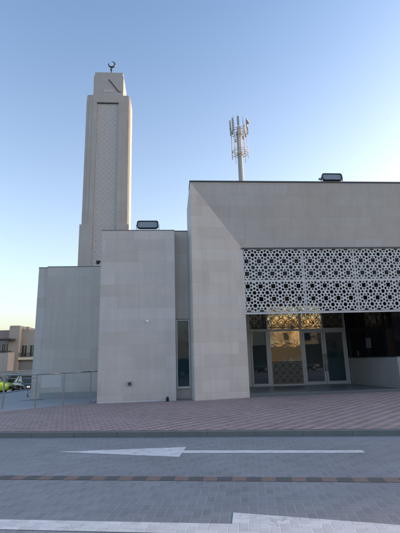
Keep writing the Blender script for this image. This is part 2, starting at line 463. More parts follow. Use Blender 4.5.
# lattice screen
cell = .51
zr1 = 5.35+.03
screens = empty('lattice_screen', (0, 0, 0)); screens.parent = mosque
us = [(.055, 2.455), (2.50, 4.575), (4.62, 6.695), (6.74, 8.82)]
for i, (a, b) in enumerate(us):
    for (z0, z1, zs) in ((4.625, 5.895, 4.885), (3.36, 4.595, 3.865)):
        ph = .12 if i == 0 else .275
        me = lattice_mesh('lattice_panel', b-a, z1-z0, cell, .05, ph, zs-z0, .010, M['white_lattice'])
        put(me, 'lattice_panel', (a, IW+.03, z0), screens)
for u in (.02, 2.46, 4.58, 6.70, 8.825): MB().box(u, u+.036, IW+.01, IW+.12, 3.345, 5.897).build('mullion', M['white_lattice'], screens)
segs = [(.058, 2.458), (2.498, 4.578), (4.618, 6.698), (6.738, 8.823)]
for a, b in segs: MB().box(a, b, IW+.012, IW+.11, 4.597, 4.622).build('transom', M['white_lattice'], screens)
MB().box(.02, 8.86, IW-.0, IW+.13, 3.285, 3.343).build('bottom_rail', M['white_lattice'], screens)
# door wall w = 4.2
WG = 4.2
gl = empty('entrance_glazing', (0,0,0)); gl.parent = mosque
fr = MB()
def F(u0, u1, z0, z1, d=.06): fr.box(u0, u1, WG-d, WG+.06, z0, z1)
ZF = .346; ZH = 2.86
F(.50, .92, ZF, 4.49, .02)                   # left closer
F(.92, .99, ZF, ZH-.002); F(1.66, 1.88, ZF, ZH-.002, .05); F(3.34, 3.44, ZF, 4.49, .05); F(5.52, 5.60, ZF, 4.49, .07)
F(.922, 3.338, ZH, ZH+.10, .07); F(3.442, 5.518, ZH+.002, ZH+.102, .07)
F(.99, 1.66, ZF, .46, .05); F(1.882, 3.338, ZF, .42, .05)
F(1.74, 1.80, ZH+.102, 4.49, .04); F(4.46, 4.51, ZH+.104, 4.49, .02)
fr.build('frame', M['frame'], gl)
gd = m_glass('smoked_glass', (.05, .042, .032), 1.7, .04, .05)
MB().box(.92, 1.74, WG+.0, WG+.02, ZH+.1, 4.49).build('transom_pane', gd, gl); MB().box(4.51, 5.52, WG+.003, WG+.02, ZH+.1, 4.49).build('transom_pane', gd, gl)
m = MB(); m.box(1.80, 3.34, WG+.0, WG+.02, ZH+.1, 4.49); m.build('transom_pane', M['glass_br'], gl)
m = MB(); m.box(3.44, 4.46, WG+.003, WG+.02, ZH+.1, 4.49); m.build('transom_pane', M['glass_br'], gl)
MB().box(.99, 1.66, WG+.0, WG+.02, .46, ZH).build('fixed_pane', M['glass'], gl)
MB().box(1.88, 3.34, WG+.0, WG+.02, 1.44, ZH).build('fixed_pane', M['glass_br'], gl)
# lower lattice infill of the middle bay
MB().box(1.88, 3.34, WG+.01, WG+.03, .42, 1.42).build('infill_backing', m_plain('brown_board', (.035,.03,.026), .5), gl)
me = lattice_mesh('infill_lattice', 1.44, .98, .34, .02, .18, .15, .02, m_plain('bronze_lattice', (.20,.175,.145), .5, .05))
put(me, 'infill_lattice', (1.89, WG-.01, .43), gl)
# double doors
for s, (u0, u1) in enumerate(((3.445, 4.46), (4.475, 5.515))):
    d = empty('door', (0,0,0)); d.parent = mosque
    fm = MB(); t_ = .10
    z0, z1 = .352, ZH-.005
    fm.box(u0, u0+t_, WG-.05, WG+.02, z0, z1); fm.box(u1-t_, u1, WG-.05, WG+.02, z0, z1)
    fm.box(u0+t_+.001, u1-t_-.001, WG-.048, WG+.018, z1-.1, z1); fm.box(u0+t_+.001, u1-t_-.001, WG-.048, WG+.018, z0, z0+.14)
    fm.build('door_frame', M['frame'], d)
    MB().box(u0+t_, u1-t_, WG-.01, WG+.01, z0+.14, z1-.1).build('door_pane', M['glass'], d)
    uh = u1-.05 if s == 0 else u0+.05
    hm = MB(); hm.tube((uh, WG-.11, .95), (uh, WG-.11, 1.75), .016)
    for zz in (1.05, 1.65): hm.tube((uh, WG-.11, zz), (uh, WG-.05, zz), .01)
    hm.build('handle', m_plain('orange_handle', (.45,.25,.10), .35, .8) if s == 0 else M['steel'], d)  # one handle coloured orange, the other steel
# flat grey squares on the side glazing
def patch(w, z, s, hh, lab):
    u = 5.62 + .33*(4.2-w)/3.7 - .012
    m = MB(); m.box(u-.006, u+.004, w-s/2, w+s/2, z-hh/2, z+hh/2)
    o = m.build('glazing_patch', M['patch_mat']); o.parent = None
    o.matrix_world = mosque_mw; tag(o, lab, 'patch', 'small squares on the black porch glazing'); return o
mosque_mw = Matrix.Translation((OX, OY, 0)) @ Matrix.Rotation(YAW, 4, 'Z')
patch(1.75, 3.10, .42, .32, 'small grey square high on the black porch glazing')
patch(2.35, 2.15, .50, .42, 'grey square notice at mid height on the black porch glazing')
patch(3.25, 1.72, .12, .22, 'tiny pale square low on the black glazing near the doors')
# recess wall and slot window
RW = .8
m = MB()
m.box(-2.72, -2.10, RW, 2.9, Z0, .58); m.box(-2.72, -2.10, RW, 2.9, 3.20, 6.80); m.box(-2.72, -2.655, RW+.001, 2.9, .58, 3.2)
m.box(-2.655, -2.1, RW+.3, 2.9, .58, 3.2)
m.build('recess_wall', M['stone_warm'], mosque)
m = MB(); m.box(-2.705, -2.11, RW-.02, 2.9, 6.802, 6.83); m.build('coping', M['coping'], mosque)
wn = empty('slot_window', (0,0,0)); wn.parent = mosque
m = MB(); m.box(-2.65, -2.60, RW-.03, RW+.06, .60, 3.17); m.box(-2.17, -2.105, RW-.03, RW+.06, .60, 3.17)
m.box(-2.599, -2.171, RW-.03, RW+.06, .60, .66); m.box(-2.599, -2.171, RW-.03, RW+.06, 3.13, 3.17)
m.box(-2.66, -2.1, RW-.06, RW-.031, .585, .615)
m.build('window_frame', M['frame_lt'], wn)
MB().box(-2.60, -2.17, RW+.01, RW+.03, .66, 3.13).build('window_pane', m_glass('slot_glass', (.02,.06,.075), 1.5, .03, .05), wn)
MB().box(-2.655, -2.10, RW-.012, RW+.03, 3.172, 3.2).build('window_head', M['dark'], wn)
# front block
BW = .3
MB().box(-5.52, -2.68, BW, 4.2, Z0, 6.67).build('front_block', M['stone'], mosque)
MB().box(-5.53, -2.67, BW-.01, 4.2, 6.672, 6.705, .006).build('coping', M['coping_lt'], mosque)
# low block
m = MB(); m.box(-8.34, -5.53, 3.0, 8.5, Z0, 5.86); m.build('low_block', M['stone_warm'], mosque)
m = MB(); m.box(-8.76, -8.342, 3.12, 8.5, Z0, 5.85); m.build('low_block', M['stone'], mosque)
MB().box(-8.35, -5.53, 2.99, 8.5, 5.862, 5.895, .006).build('coping', M['coping_lt'], mosque)
MB().box(-8.775, -8.357, 3.105, 8.5, 5.852, 5.885, .006).build('coping', M['coping_lt'], mosque)
MB().box(-8.36, -5.53, 2.965, 2.998, Z0, .44).build('plinth', M['concrete'], mosque)
MB().box(-8.30, -7.48, 2.985, 2.999, .64, 1.14).build('pale_rectangle', m_plain('pale_panel', (.55,.53,.51), .6), mosque)  # paler rectangle on the low block's wall
m = MB(); m.box(-5.49, -2.69, BW-.02, BW-.001, Z0, .245); m.build('plinth', m_plain('pale_plinth', (.5,.5,.51), .7), mosque)

# ------------------------------------------------------------------ small fixtures on the building
def onb(u, w, z): return mosque_mw @ Vector((u, w, z))
def flood(u, w, z, label, stub):
    t = empty('floodlight', onb(u, w, z), YAW, label, 'floodlight', 'floodlights on the parapets')
    m = MB(); pr = []
    Wd, Hh, c = .43, .17, .09
    for sx, sz in ((1,-1),(1,1),(-1,1),(-1,-1)):
        for kk in range(4):
            a = {(1,-1):-90,(1,1):0,(-1,1):90,(-1,-1):180}[(sx,sz)] + kk*30
            pr.append((sx*(Wd-c)+c*math.cos(R(a)), sz*(Hh-c)+c*math.sin(R(a))))
    T = Matrix.Translation((0,0,.21)) @ Matrix.Rotation(R(-12), 4, 'X')
    def ringed(s0, s1, y0, y1):
        return [T @ Vector((p[0]*s0-0, y0, p[1]*s0)) for p in pr], [T @ Vector((p[0]*s1, y1, p[1]*s1)) for p in pr]
    n = len(pr)
    def loop(m, rings, cap0=True, cap1=True):
        vv = [[m.bm.verts.new(p) for p in r] for r in rings]
        for A, B in zip(vv, vv[1:]):
            for i in range(n): m.bm.faces.new([A[i], A[(i+1)%n], B[(i+1)%n], B[i]])
        if cap0: m.bm.faces.new(vv[0][::-1])
        if cap1: m.bm.faces.new(vv[-1])
    def rr(sx, sz, y): return [T @ Vector((p[0]*sx, y, p[1]*sz)) for p in pr]
    loop(m, [rr(.90,.80,-.05), rr(.92,.83,-.085), rr(1,1,-.09), rr(1,1,.0), rr(.88,.75,.09)])
    m.build('housing', M['dark'], t)
    m = MB(); loop(m, [rr(.895,.79,-.053), rr(.895,.79,-.056)]); m.build('lens', M['lamp_glass'], t)
    m = MB(); m.box(-.46,-.44,-.03,.03,.0,.24); m.box(.44,.46,-.03,.03,.0,.24); m.box(-.46,.46,-.031,.031,-.0,.02); m.box(-.06,.06,-.06,.06,-.02,.01)
    if stub: m.tube((-.46,0,.14), (-.56,0,.16), .045)
    m.build('bracket', M['steel'], t)
    return t
flood(-3.74, .42, 6.725, 'floodlight standing on the edge of the lower front block', False)
flood(3.93, .10, H+.07, 'floodlight on the high roof edge above the lattice screen', True)
# small camera on the corner of the front block
t = empty('security_camera', onb(-5.52, .42, 5.45), YAW, 'small black dome camera on the left corner of the front block', 'camera')
m = MB(); m.tube((0,0,0), (-.14,0,.02), .02); m.build('arm', M['dark'], t)
m = MB(); bmesh.ops.create_uvsphere(m.bm, u_segments=16, v_segments=10, radius=.07, matrix=Matrix.Translation((-.14,0,-.04))); m.tube((-.14,0,-.04), (-.14,0,.03), .075); m.build('housing', M['dark'], t)
t = empty('wall_lamp', onb(-3.74, BW, 3.08), YAW, 'small round white fitting high on the front block', 'wall light')
m = MB(); m.tube((0,0,0), (0,-.03,0), .06, .055, 20); m.build('base', M['white'], t)
m = MB(); bmesh.ops.create_uvsphere(m.bm, u_segments=16, v_segments=10, radius=.042, matrix=Matrix.Translation((0,-.03,0))); m.build('dome', M['white'], t)
t = empty('wall_socket', onb(-4.36, BW, .84), YAW, 'dark square box low on the front block wall', 'wall box')
MB().box(-.075,.075,-.05,0,-.075,.075,.008).build('box_cover', M['steel'], t); MB().box(-.045,.045,-.06,-.051,-.045,.045).build('socket_lid', M['dark'], t)
t = empty('ground_spotlight', onb(-3.0, .12, .2), YAW, 'small dark spotlight on the paving at the foot of the front block', 'spotlight')
m = MB(); m.tube((0,0,0), (0,0,.03), .07, .07, 16); m.tube((0,0,.03), (0,0,.07), .015); m.build('base', M['dark'], t)
m = MB(); m.tube((0,-.05,.075), (0,.06,.12), .06, .05, 16); m.build('lamp_head', M['dark'], t)
t = empty('bollard', P3(-7.83, 18.6), 0, 'short thin grey bollard on the concrete left of the mosque', 'bollard')
m = MB(); m.tube((0,0,0), (0,0,.02), .07); m.tube((0,0,.02), (0,0,.26), .025); m.build('post', M['steel'], t)
MB().tube((0,0,.262), (0,0,.29), .035, .02).build('cap', M['dark'], t)

# ------------------------------------------------------------------ minaret
MU, MWc = -7.41, 13.65
tw = empty('minaret', onb(MU, MWc, 0), YAW, 'tall square stone minaret with stepped corners and a crescent on top', 'minaret')
FW = -1.65                                         # front face, local y
m = MB()
zt = 21.4
def stepped(z0, z1, st):
    """4-fold stepped-corner plan polygon"""
    q = []
    for a, b in st: q.append((a, b))
    # quadrant +,+ : walk from (r, small) to (small, r)
    pts = []
    quad = [(1.65, 1.12), (1.61, 1.12), (1.61, 1.38), (1.57, 1.38), (1.57, 1.57), (1.38, 1.57), (1.38, 1.61), (1.12, 1.61), (1.12, 1.65)]
    for k in range(4):
        c, s = [(1,0),(0,1),(-1,0),(0,-1)][k]
        for x, y in quad: pts.append((x*c-y*s, x*s+y*c))
    return pts
# body with a recess for the lattice on the front
pts = stepped(0, 0, [])
# cut the front recess (front is y = -1.65, x from -0.79 to 0.77)
fi = [i for i, p in enumerate(pts) if abs(p[1]+1.65) < 1e-6]
body_top = 20.7
p2 = []
for i, p in enumerate(pts):
    p2.append(p)
    if i == fi[0]:
        x0, x1 = sorted((pts[fi[0]][0], pts[fi[1]][0])); sgn = 1 if pts[fi[0]][0] < 0 else -1
        p2 += [(-.79*sgn, -1.65), (-.79*sgn, -1.45), (.78*sgn, -1.45), (.78*sgn, -1.65)]
m.prism(p2, Z0, body_top)
m.build('shaft', M['stone_min'], tw)
MB().prism(pts, body_top+.002, 21.12).build('shaft_head', M['stone_min'], tw)
m = MB(); m.prism([(p[0]*.985 if abs(p[0])>1.2 else p[0], p[1]*.985 if abs(p[1])>1.2 else p[1]) for p in pts], 21.122, 21.38); m.build('shoulder', M['stone_min'], tw)
MB().box(-.82, .81, -1.675, -1.651, 20.66, 20.72).build('lintel', M['coping'], tw)
m = MB(); m.box(-1.12, 1.12, -1.62, 1.62, 21.382, 23.04); 
m.build('upper_stage', M['stone_min'], tw)
MB().box(-1.06, 1.06, -1.54, 1.54, 23.042, 23.4).build('cap_stage', M['stone_min'], tw)
# base piers
m = MB()
for s in (-1, 1):
    x0, x1 = (-1.70, -.83) if s < 0 else (.82, 1.70)
    m.box(x0, x1, -1.74, 1.74, Z0, 11.02, .01)
m.box(-.828, .818, -1.4, 1.74, Z0, 11.0)
m.build('base_pier', M['stone_min'], tw)
# lattice facing
me = lattice_mesh('lattice_facing', 1.53, 1.56, .39, .016, .18, .195, .018, M['tower_lattice'], .9)
zz = 20.62-1.56
while zz > 5:
    o = put(me, 'lattice_facing', (-.77, -1.575, zz), tw); zz -= 1.575
MB().box(-.785, .775, -1.565, -1.552, 5, 20.64).build('lattice_backing', M['stone_fascia'], tw)
for ch in [x for x in COL.objects if x.parent == tw and x.name.split('.')[0] in ('shaft','shaft_head','shoulder','upper_stage','cap_stage','base_pier')]:
    ch.data.transform(Matrix.Translation((0,-1.65,0)) @ Matrix.Scale(.6, 4, (0,1,0)) @ Matrix.Translation((0,1.65,0)))
# crescent
fi_ = empty('crescent_finial', (.10, -.66, -.62)); fi_.parent = tw
m = MB(); m.tube((-.08,0,24.0), (-.08,0,25.2), .04); bmesh.ops.create_uvsphere(m.bm, u_segments=12, v_segments=8, radius=.10, matrix=Matrix.Translation((-.08,0,25.02))); m.build('finial_rod', M['crescent'], fi_)
m = MB(); m.ring((-.06,0,25.52), .25, .08, 48, 8, R(128), R(462), 'Y', True); m.build('crescent', M['crescent'], fi_)
# slanting dark bar and loudspeaker plate near the top
t = MB().tube((0.01, -1.64, 22.72), (.80, -1.64, 21.66), .04).build('slanted_bar', M['dark'], tw)
MB().tube((.80, -1.64, 21.66), (1.0, -1.64, 21.68), .025).build('bar_foot', M['dark'], tw)
m = MB()
for i in range(4): m.box(-.32+i*.17, -.18+i*.17, -1.66, -1.621, 21.6, 21.86, .02)
m.build('loudspeaker_grille', M['tower_lattice'], tw)

# ------------------------------------------------------------------ telecom mast
ms = empty('telecom_mast', (5.93, 50, -.82), 0, 'tall tapered telecom mast with a ring of antennas rising behind the mosque roof', 'antenna mast')
m = MB(); m.tube((0,0,0), (0,0,34.0), .46, .30, 24); m.build('pole', M['galv'], ms)
for z in (29.95, 33.05):
    m = MB(); m.ring((0,0,z), 1.12, .04, 32, 6); m.ring((0,0,z+.35), 1.0, .03, 32, 6)
    for k in range(6):
        a = R(60*k+15); m.tube((.3*math.cos(a), .3*math.sin(a), z), (1.12*math.cos(a), 1.12*math.sin(a), z), .035)
        m.tube((.3*math.cos(a), .3*math.sin(a), z-.5), (1.12*math.cos(a), 1.12*math.sin(a), z), .025)
    m.tube((0,0,z-.25), (0,0,z+.2), .42, .42, 20)
    m.build('mounting_ring', M['galv'], ms)
for k in range(10):
    a = R(36*k+9); x, y = 1.13*math.cos(a), 1.13*math.sin(a)
    top = 35.1 + (.25 if k % 3 == 0 else 0) - (.5 if k % 4 == 1 else 0); bot = 29.3-.35*(k%2)
    MB().tube((x,y,bot), (x,y,top), .035, .035, 8).build('antenna_pipe', M['galv'], ms)
    if k % 5 != 3:
        c, s = math.cos(a), math.sin(a); h0 = 33.1 + (.5 if k % 2 else -.1); hh = 1.9 if k % 2 == 0 else 1.3
        m = MB(); m.box(.02, .17, -.15, .15, 0, hh, .02)
        bmesh.ops.transform(m.bm, matrix=Matrix.Translation((x,y,h0)) @ Matrix.Rotation(a, 4, 'Z'), verts=m.bm.verts)
        m.build('panel_antenna', M['antenna'], ms)
    if k % 2:
        m = MB(); m.box(-.28, -.08, -.12, .12, 0, .45, .02)
        bmesh.ops.transform(m.bm, matrix=Matrix.Translation((x,y,32.2+.3*(k%3))) @ Matrix.Rotation(a, 4, 'Z'), verts=m.bm.verts)
        m.build('radio_unit', M['antenna'], ms)
m = MB(); m.tube((-.47,-.3,1), (-.34,-.2,33), .05, .04, 8); m.build('cable_run', M['galv'], ms)
m = MB(); m.tube((0,0,34.0), (0,0,34.9), .05); m.tube((0,0,34.9), (0,0,36.0), .02); m.build('lightning_rod', M['galv'], ms)
m = MB(); m.tube((1.1,-.75,34.2), (1.32,-.98,34.25), .3, .26, 20); m.build('dish_antenna', M['antenna'], ms)

# ------------------------------------------------------------------ railing
posts = [(-5.72, 14.26), (-4.94, 14.74), (-4.17, 15.40)]
rt = empty('railing', P3(*posts[0]), 0, 'thin grey metal railing along the edge of the red paving', 'railing')
ox, oy, oz = rt.location
def L(x, y, z): return (x-ox, y-oy, z-oz)
endp = (-3.83, 15.62)
left = [(-6.85, 14.30), (-8.0, 14.33), (-9.15, 14.36), (-10.3, 14.4)]
for p in posts+left:
    z = gz(*p)
    MB().box(*[q for a, b in ((p[0]-ox-.022, p[0]-ox+.022), (p[1]-oy-.022, p[1]-oy+.022), (z-oz, z-oz+1.09)) for q in (a, b)]).build('post', M['steel'], rt)
m = MB(); ch = left[::-1]+posts+[endp]
for a, b in zip(ch, ch[1:]): m.tube(L(a[0], a[1], gz(*a)+1.10), L(b[0], b[1], gz(*b)+1.10), .026, .026, 10)
m.build('top_rail', M['steel'], rt)
m = MB()
ch2 = left[::-1]+posts[:1]
for a, b in zip(ch2, ch2[1:]): m.tube(L(a[0], a[1], gz(*a)+.98), L(b[0], b[1], gz(*b)+.98), .012, .012, 8)
m.build('lower_rail', M['steel'], rt)

# ------------------------------------------------------------------ villas
def window(parent, x0, x1, y, z0, z1, mat=None, bars=1):
    f = MB(); e = .06
    f.box(x0, x0+e, y-.05, y+.02, z0, z1); f.box(x1-e, x1, y-.05, y+.02, z0, z1)
    f.box(x0+e, x1-e, y-.05, y+.02, z1-e, z1); f.box(x0+e, x1-e, y-.05, y+.02, z0, z0+e)
    for k in range(bars):
        xm = x0+(x1-x0)*(k+1)/(bars+1); f.box(xm-.025, xm+.025, y-.04, y+.02, z0+e, z1-e)
    w = f.build('window', M['frame'], parent)
    MB().box(x0+e, x1-e, y-.02, y-.003, z0+e, z1-e).build('pane', M['win'], w)
vb = -.82
V = empty('villa', (-23.5, 52, vb), 0, 'beige and mauve flat-roofed villa with balconies beyond the parked cars', 'house')
def vz(z): return z-vb
VX = 23.5
MB().box(-30+VX, -24.42+VX, 0, 9, 0, vz(6.05)).build('wall', M['villa_pink'], V)
m = MB(); m.prism([(-24.418+VX, -.8), (-23.1+VX, -.8), (-23.1+VX, 8), (-24.418+VX, 8)], 0, vz(6.42)); m.build('wall', M['villa_beige'], V)
m = MB(); m.box(-24.40+VX, -23.2+VX, -.78, 8, vz(6.422), vz(6.54), .05); m.build('parapet', M['villa_beige'], V)
m = MB(); m.box(-23.098+VX, -17+VX, -.1, 8, 0, vz(6.0)); m.build('wall', M['villa_beige'], V)
m = MB(); m.prism([(-23.09+VX,-.12),(-22.1+VX,-.12),(-22.1+VX,.2),(-23.09+VX,.2)], vz(6.002), vz(6.1)); m.box(-22.6+VX,-22.3+VX,-.13,.4, vz(6.1), vz(6.42),.03); m.build('parapet', M['villa_beige'], V)
MB().box(-20+VX,-17.1+VX,-.12,.2,vz(6.002),vz(6.12)).build('parapet', M['villa_beige'], V)
MB().box(-25.7+VX, -23.55+VX, -2.0, -.0-.802, vz(4.66), vz(4.86)).build('canopy', M['villa_dark'], V)
MB().box(-30+VX, -24.43+VX, -1.9, -.01, 0, vz(3.18)).build('balcony', M['villa_wall'], V)
MB().box(-30+VX, -24.0+VX, -1.98, -.81, vz(3.185), vz(3.38)).build('balcony_rail', M['villa_dark'], V)
m = MB(); m.prism([(-24.42+VX,-1.88),(-23.8+VX,-1.88),(-23.55+VX,-1.5),(-23.5+VX,-.81),(-24.42+VX,-.81)], 0, vz(3.17)); m.build('balcony', M['villa_wall'], V)
window(V, -25.6+VX, -25.05+VX, -.01, vz(3.2), vz(4.4)); window(V, -24.98+VX, -24.5+VX, -.01, vz(3.2), vz(4.4), bars=0)
window(V, -27.8+VX, -26.6+VX, -.01, vz(3.3), vz(4.4))
window(V, -23.0+VX, -22.25+VX, -.11, vz(2.62), vz(4.12)); window(V, -21.98+VX, -21.2+VX, -.11, vz(2.62), vz(4.12)); window(V, -20+VX, -18.9+VX, -.11, vz(2.8), vz(4.1))
m = MB()
m.box(-23.08+VX, -20.6+VX, -.75, -.12, vz(2.25), vz(2.56)); m.build('balcony', M['villa_sun'], V)
m = MB(); m.box(-23.06+VX, -20.6+VX, -.74, -.70, vz(3.02), vz(3.08))
for i in range(22): x = -23.05+VX+i*.115; m.box(x, x+.03, -.735, -.705, vz(2.562), vz(3.018))
m.build('balcony_rail', M['villa_dark'], V)
m = MB(); m.box(-23.09+VX, -17+VX, -.35, -.101, 0, vz(2.0)); m.build('garage_wall', m_plain('grey_render', (.27,.245,.22), .9), V)
# compound wall in front of the villa
m = MB(); m.box(-34, -14, 46.5, 46.7, -.82, .93); m.box(-34.02, -13.98, 46.45, 46.75, .932, 1.05)
for i in range(7): m.box(-33+i*3, -32.6+i*3, 46.44, 46.499, -.82, .93)
tag(m.build('boundary_wall', M['villa_wall']), 'long pale boundary wall between the parked cars and the villa', 'wall')

AB = empty('sun_blocker', (-1, 54, -.82), 0, 'unseen beige block added behind the mosque to keep sun off the villa', 'building')  # unseen building added to block the low sun from the villa
MB().box(-6, 8, 0, 14, 0, 12.6).build('wall', M['villa_beige'], AB); MB().box(-6.1, 8.1, -.1, 14.1, 12.602, 12.9).build('parapet', M['villa_beige'], AB)
for f in range(3):
    for i in range(4): window(AB, -5+i*3.3, -3.7+i*3.3, -.01, 1.2+f*3.6, 2.9+f*3.6)
# foliage ------------------------------------------------------------
def leaves(mb, c, rad, n, s, r):
    c = Vector(c)
    for _ in range(n):
        v = Vector((r.gauss(0,1), r.gauss(0,1), r.gauss(0,1))).normalized()*rad*(r.random()**.4)
        p = c+Vector((v.x, v.y, v.z*.8)); a = Vector((r.gauss(0,1), r.gauss(0,1), r.gauss(0,1))).normalized()
        b = a.orthogonal().normalized(); cc = a.cross(b)
        q = s*r.uniform(.6, 1.3)
        vs = [mb.bm.verts.new(p+b*q), mb.bm.verts.new(p+cc*q*.45), mb.bm.verts.new(p-b*q), mb.bm.verts.new(p-cc*q*.45)]
        mb.bm.faces.new(vs)
def tree(loc, h, rad, seed, label, n=2600, group=None):
    r = random.Random(seed); t = empty('tree', loc, 0, label, 'tree', group)
    tr = MB(); cr = MB()
    tr.tube((0,0,-.1), (.1,.05,h*.45), h*.03, h*.02, 10)
    for k in range(9):
        a = r.uniform(0, 6.28); l = rad*r.uniform(.5, .95); z = h*r.uniform(.55, .95)
        e = (l*math.cos(a), l*math.sin(a), z); tr.tube((.1,.05,h*r.uniform(.3,.44)), e, h*.012, h*.004, 6)
        leaves(cr, e, rad*.42, n//10, .11, r)
        for q in range(3):
            e2 = (e[0]+r.uniform(-1,1)*rad*.4, e[1]+r.uniform(-1,1)*rad*.4, e[2]+r.uniform(-.2,.5)*rad*.5)
            tr.tube(e, e2, h*.005, h*.002, 5)
    leaves(cr, (0,0,h*.8), rad*.6, n//6, .11, r)
    tr.build('trunk', M['bark'], t); cr.build('crown', M['leaf'], t, fix=False)
    return t
r_ = random.Random(3); m = MB()
leaves(m, (0,0,.75), .75, 900, .09, r_)
t = empty('shrub', (-23.2+.9, 49.6, -.82), 0, 'dark rounded shrub in front of the villa wall', 'shrub')
t.location = (-20.9, 46.0, -.82+.2)
m.build('foliage', M['leaf'], t, fix=False); m = MB(); m.tube((0,0,-.25), (0,0,.9), .05, .03, 8); m.build('stem', M['bark'], t)

# ------------------------------------------------------------------ cars
def car(name, paint, loc, rz, label, kind='sedan'):
    t = empty(name, loc, rz, label, 'car', 'cars parked in a row')
    Hh = 1.45 if kind == 'sedan' else 1.68
    hb = .92 if kind == 'sedan' else 1.05
    # body: lofted cross-sections along x (front = +x)
    secs = [(-2.2,.45,.80,.70),(-2.12,.34,hb-.06,.82),(-1.6,.26,hb,.88),(-.6,.22,hb+.01,.90),(.6,.22,hb-.01,.90),(1.3,.24,hb-.05,.89),(1.95,.28,hb-.16,.85),(2.2,.36,hb-.30,.76),(2.27,.45,hb-.42,.66)]
    m = MB(); prev = None
    for x, z0, z1, hw in secs:
        ring = [(-hw*.92, z0),(-hw, z0+.12),(-hw*1.01,(z0+z1)/2),(-hw*.97,z1-.08),(-hw*.86,z1),(hw*.86,z1),(hw*.97,z1-.08),(hw*1.01,(z0+z1)/2),(hw,z0+.12),(hw*.92,z0)]
        cur = [m.bm.verts.new((x, y, z)) for y, z in ring]
        if prev:
            for i in range(len(cur)):
                f = m.bm.faces.new([prev[i], prev[(i+1)%10], cur[(i+1)%10], cur[i]]); f.smooth = True
        else: m.bm.faces.new(cur)
        prev = cur
    m.bm.faces.new(prev[::-1])
    body = m.build('body', paint, t)
    # glasshouse and roof
    xr = -1.55 if kind == 'sedan' else -2.0
    x0, x1, x2, x3 = (xr, -.95, .35, 1.15) if kind == 'sedan' else (xr, -1.75, .4, 1.15)
    zb = hb-.03
    def gh(sh, zt, zb_):
        b = [(x0,-.78),(x3,-.76),(x3,.76),(x0,.78)]; tt = [(x1,-.60),(x2,-.60),(x2,.60),(x1,.60)]
        return [(x, y, zb_) for x, y in b] + [(x, y, zt) for x, y in tt]
    MB().faces(gh(0, Hh-.05, zb), [(0,1,5,4),(1,2,6,5),(2,3,7,6),(3,0,4,7),(4,5,6,7)]).build('windows', M['win'], t)
    m = MB(); m.box(x1-.04, x2+.04, -.62, .62, Hh-.055, Hh, .02)
    g = gh(0, Hh-.04, zb)
    for i in range(4):
        a, b = Vector(g[i]), Vector(g[i+4]); m.tube(a, b, .045, .04, 6)
    for s in (-1, 1):
        a = Vector(((x0+x3)/2-.1, s*.775, zb)); b = Vector(((x1+x2)/2-.05, s*.605, Hh-.04)); m.tube(a, b, .04, .035, 6)
    m.build('roof', paint, t)
    for sx in (-1.35, 1.38):
        for s in (-1, 1):
            w = MB().tube((sx, s*.72, .33), (sx, s*.925, .33), .33, .33, 24).build('wheel', M['tyre'], t)
            MB().tube((sx, s*.926, .33), (sx, s*.935, .33), .21, .19, 16).build('rim', M['rim'], w)
    for s in (-1, 1):
        a = 0 if s < 0 else 1
        m = MB(); m.box(2.12, 2.285, min(s*.42,s*.70), max(s*.42,s*.70), hb-.42, hb-.28, .03); m.build('headlight', M['headlamp'], t)
        m = MB(); m.box(-2.235, -2.1, min(s*.45,s*.72), max(s*.45,s*.72), hb-.26, hb-.12, .03); m.build('tail_light', M['tail'], t)
        m = MB(); m.box(.85, 1.02, min(s*.84,s*1.0), max(s*.84,s*1.0), hb-.02, hb+.11, .03); m.build('mirror', paint, t)
    m = MB(); m.box(2.262, 2.29, -.32, .32, .46, .60, .01); m.build('grille', M['dark'], t)
    return t
car('parked_car', M['car_lime'], (-19.5, 37, -.82), R(5), 'bright lime yellow car parked at the left edge', 'suv')
car('parked_car', M['car_black'], (-16.2, 38.2, -.82), R(-50), 'black car parked beside the lime yellow car')
car('parked_car', M['car_blue'], (-13.9, 38.9, -.82), R(-50), 'dark blue car parked closest to the low stone wall')
car('parked_car', M['car_white'], (-16.9, 44.0, -.82), R(-80), 'white car parked behind the two dark ones', 'suv')
car('parked_car', M['car_red'], (-22.6, 44.3, -.82), R(-75), 'silver car parked behind the lime yellow car')
# street furniture mirrored in the glass
car('parked_car', M['car_black'], (2.6, -6.2, .11), R(-6), 'black car parked across the street from the mosque', 'suv')
car('parked_car', M['car_blue'], (9.5, -6.8, .11), R(-6), 'dark blue car parked across the street from the mosque')
car('parked_car', M['car_blue'], (15.5, -7.6, .11), R(-6), 'dark car parked across the street before the cream villa')

# ------------------------------------------------------------------ across the street
def villa2(x, y, w, d, h, mat, label):
    v = empty('villa', (x, y, -.06), R(-5), label, 'house')
    MB().box(-w/2, w/2, -d, 0, 0, h).build('wall', mat, v)
    m = MB(); m.box(-w/2-.1, w/2+.1, -d, .1, h+.002, h+.35, .03); m.build('parapet', mat, v)
    n = max(2, int(w/3))
    for f in range(2 if h > 5 else 1):
        for i in range(n):
            cx = -w/2 + w*(i+.5)/n; z = 1.0+f*3.2
            window2(v, cx-.6, cx+.6, z, z+1.5)
    m = MB(); m.box(-.6, .6, .001, .06, 0, 2.3); m.build('door', M['villa_dark'], v)
    return v
def window2(v, x0, x1, z0, z1):
    f = MB(); f.box(x0, x1, .002, .05, z0, z1); w = f.build('window', M['frame'], v)
    MB().box(x0+.07, x1-.07, .051, .056, z0+.07, z1-.07).build('pane', M['win'], w)
villa2(21.0, -21.5, 7.3, 9, 7.4, M['villa_sun'], 'cream two-storey villa across the street')
villa2(2, -24, 15, 10, 3.9, M['villa_sun'], 'low cream single-storey villa across the street')
villa2(35, -25, 14, 10, 7.0, M['villa_beige'], 'beige two-storey villa across the street')
villa2(-18, -24, 16, 10, 6.6, M['villa_beige'], 'wide beige villa across the street')
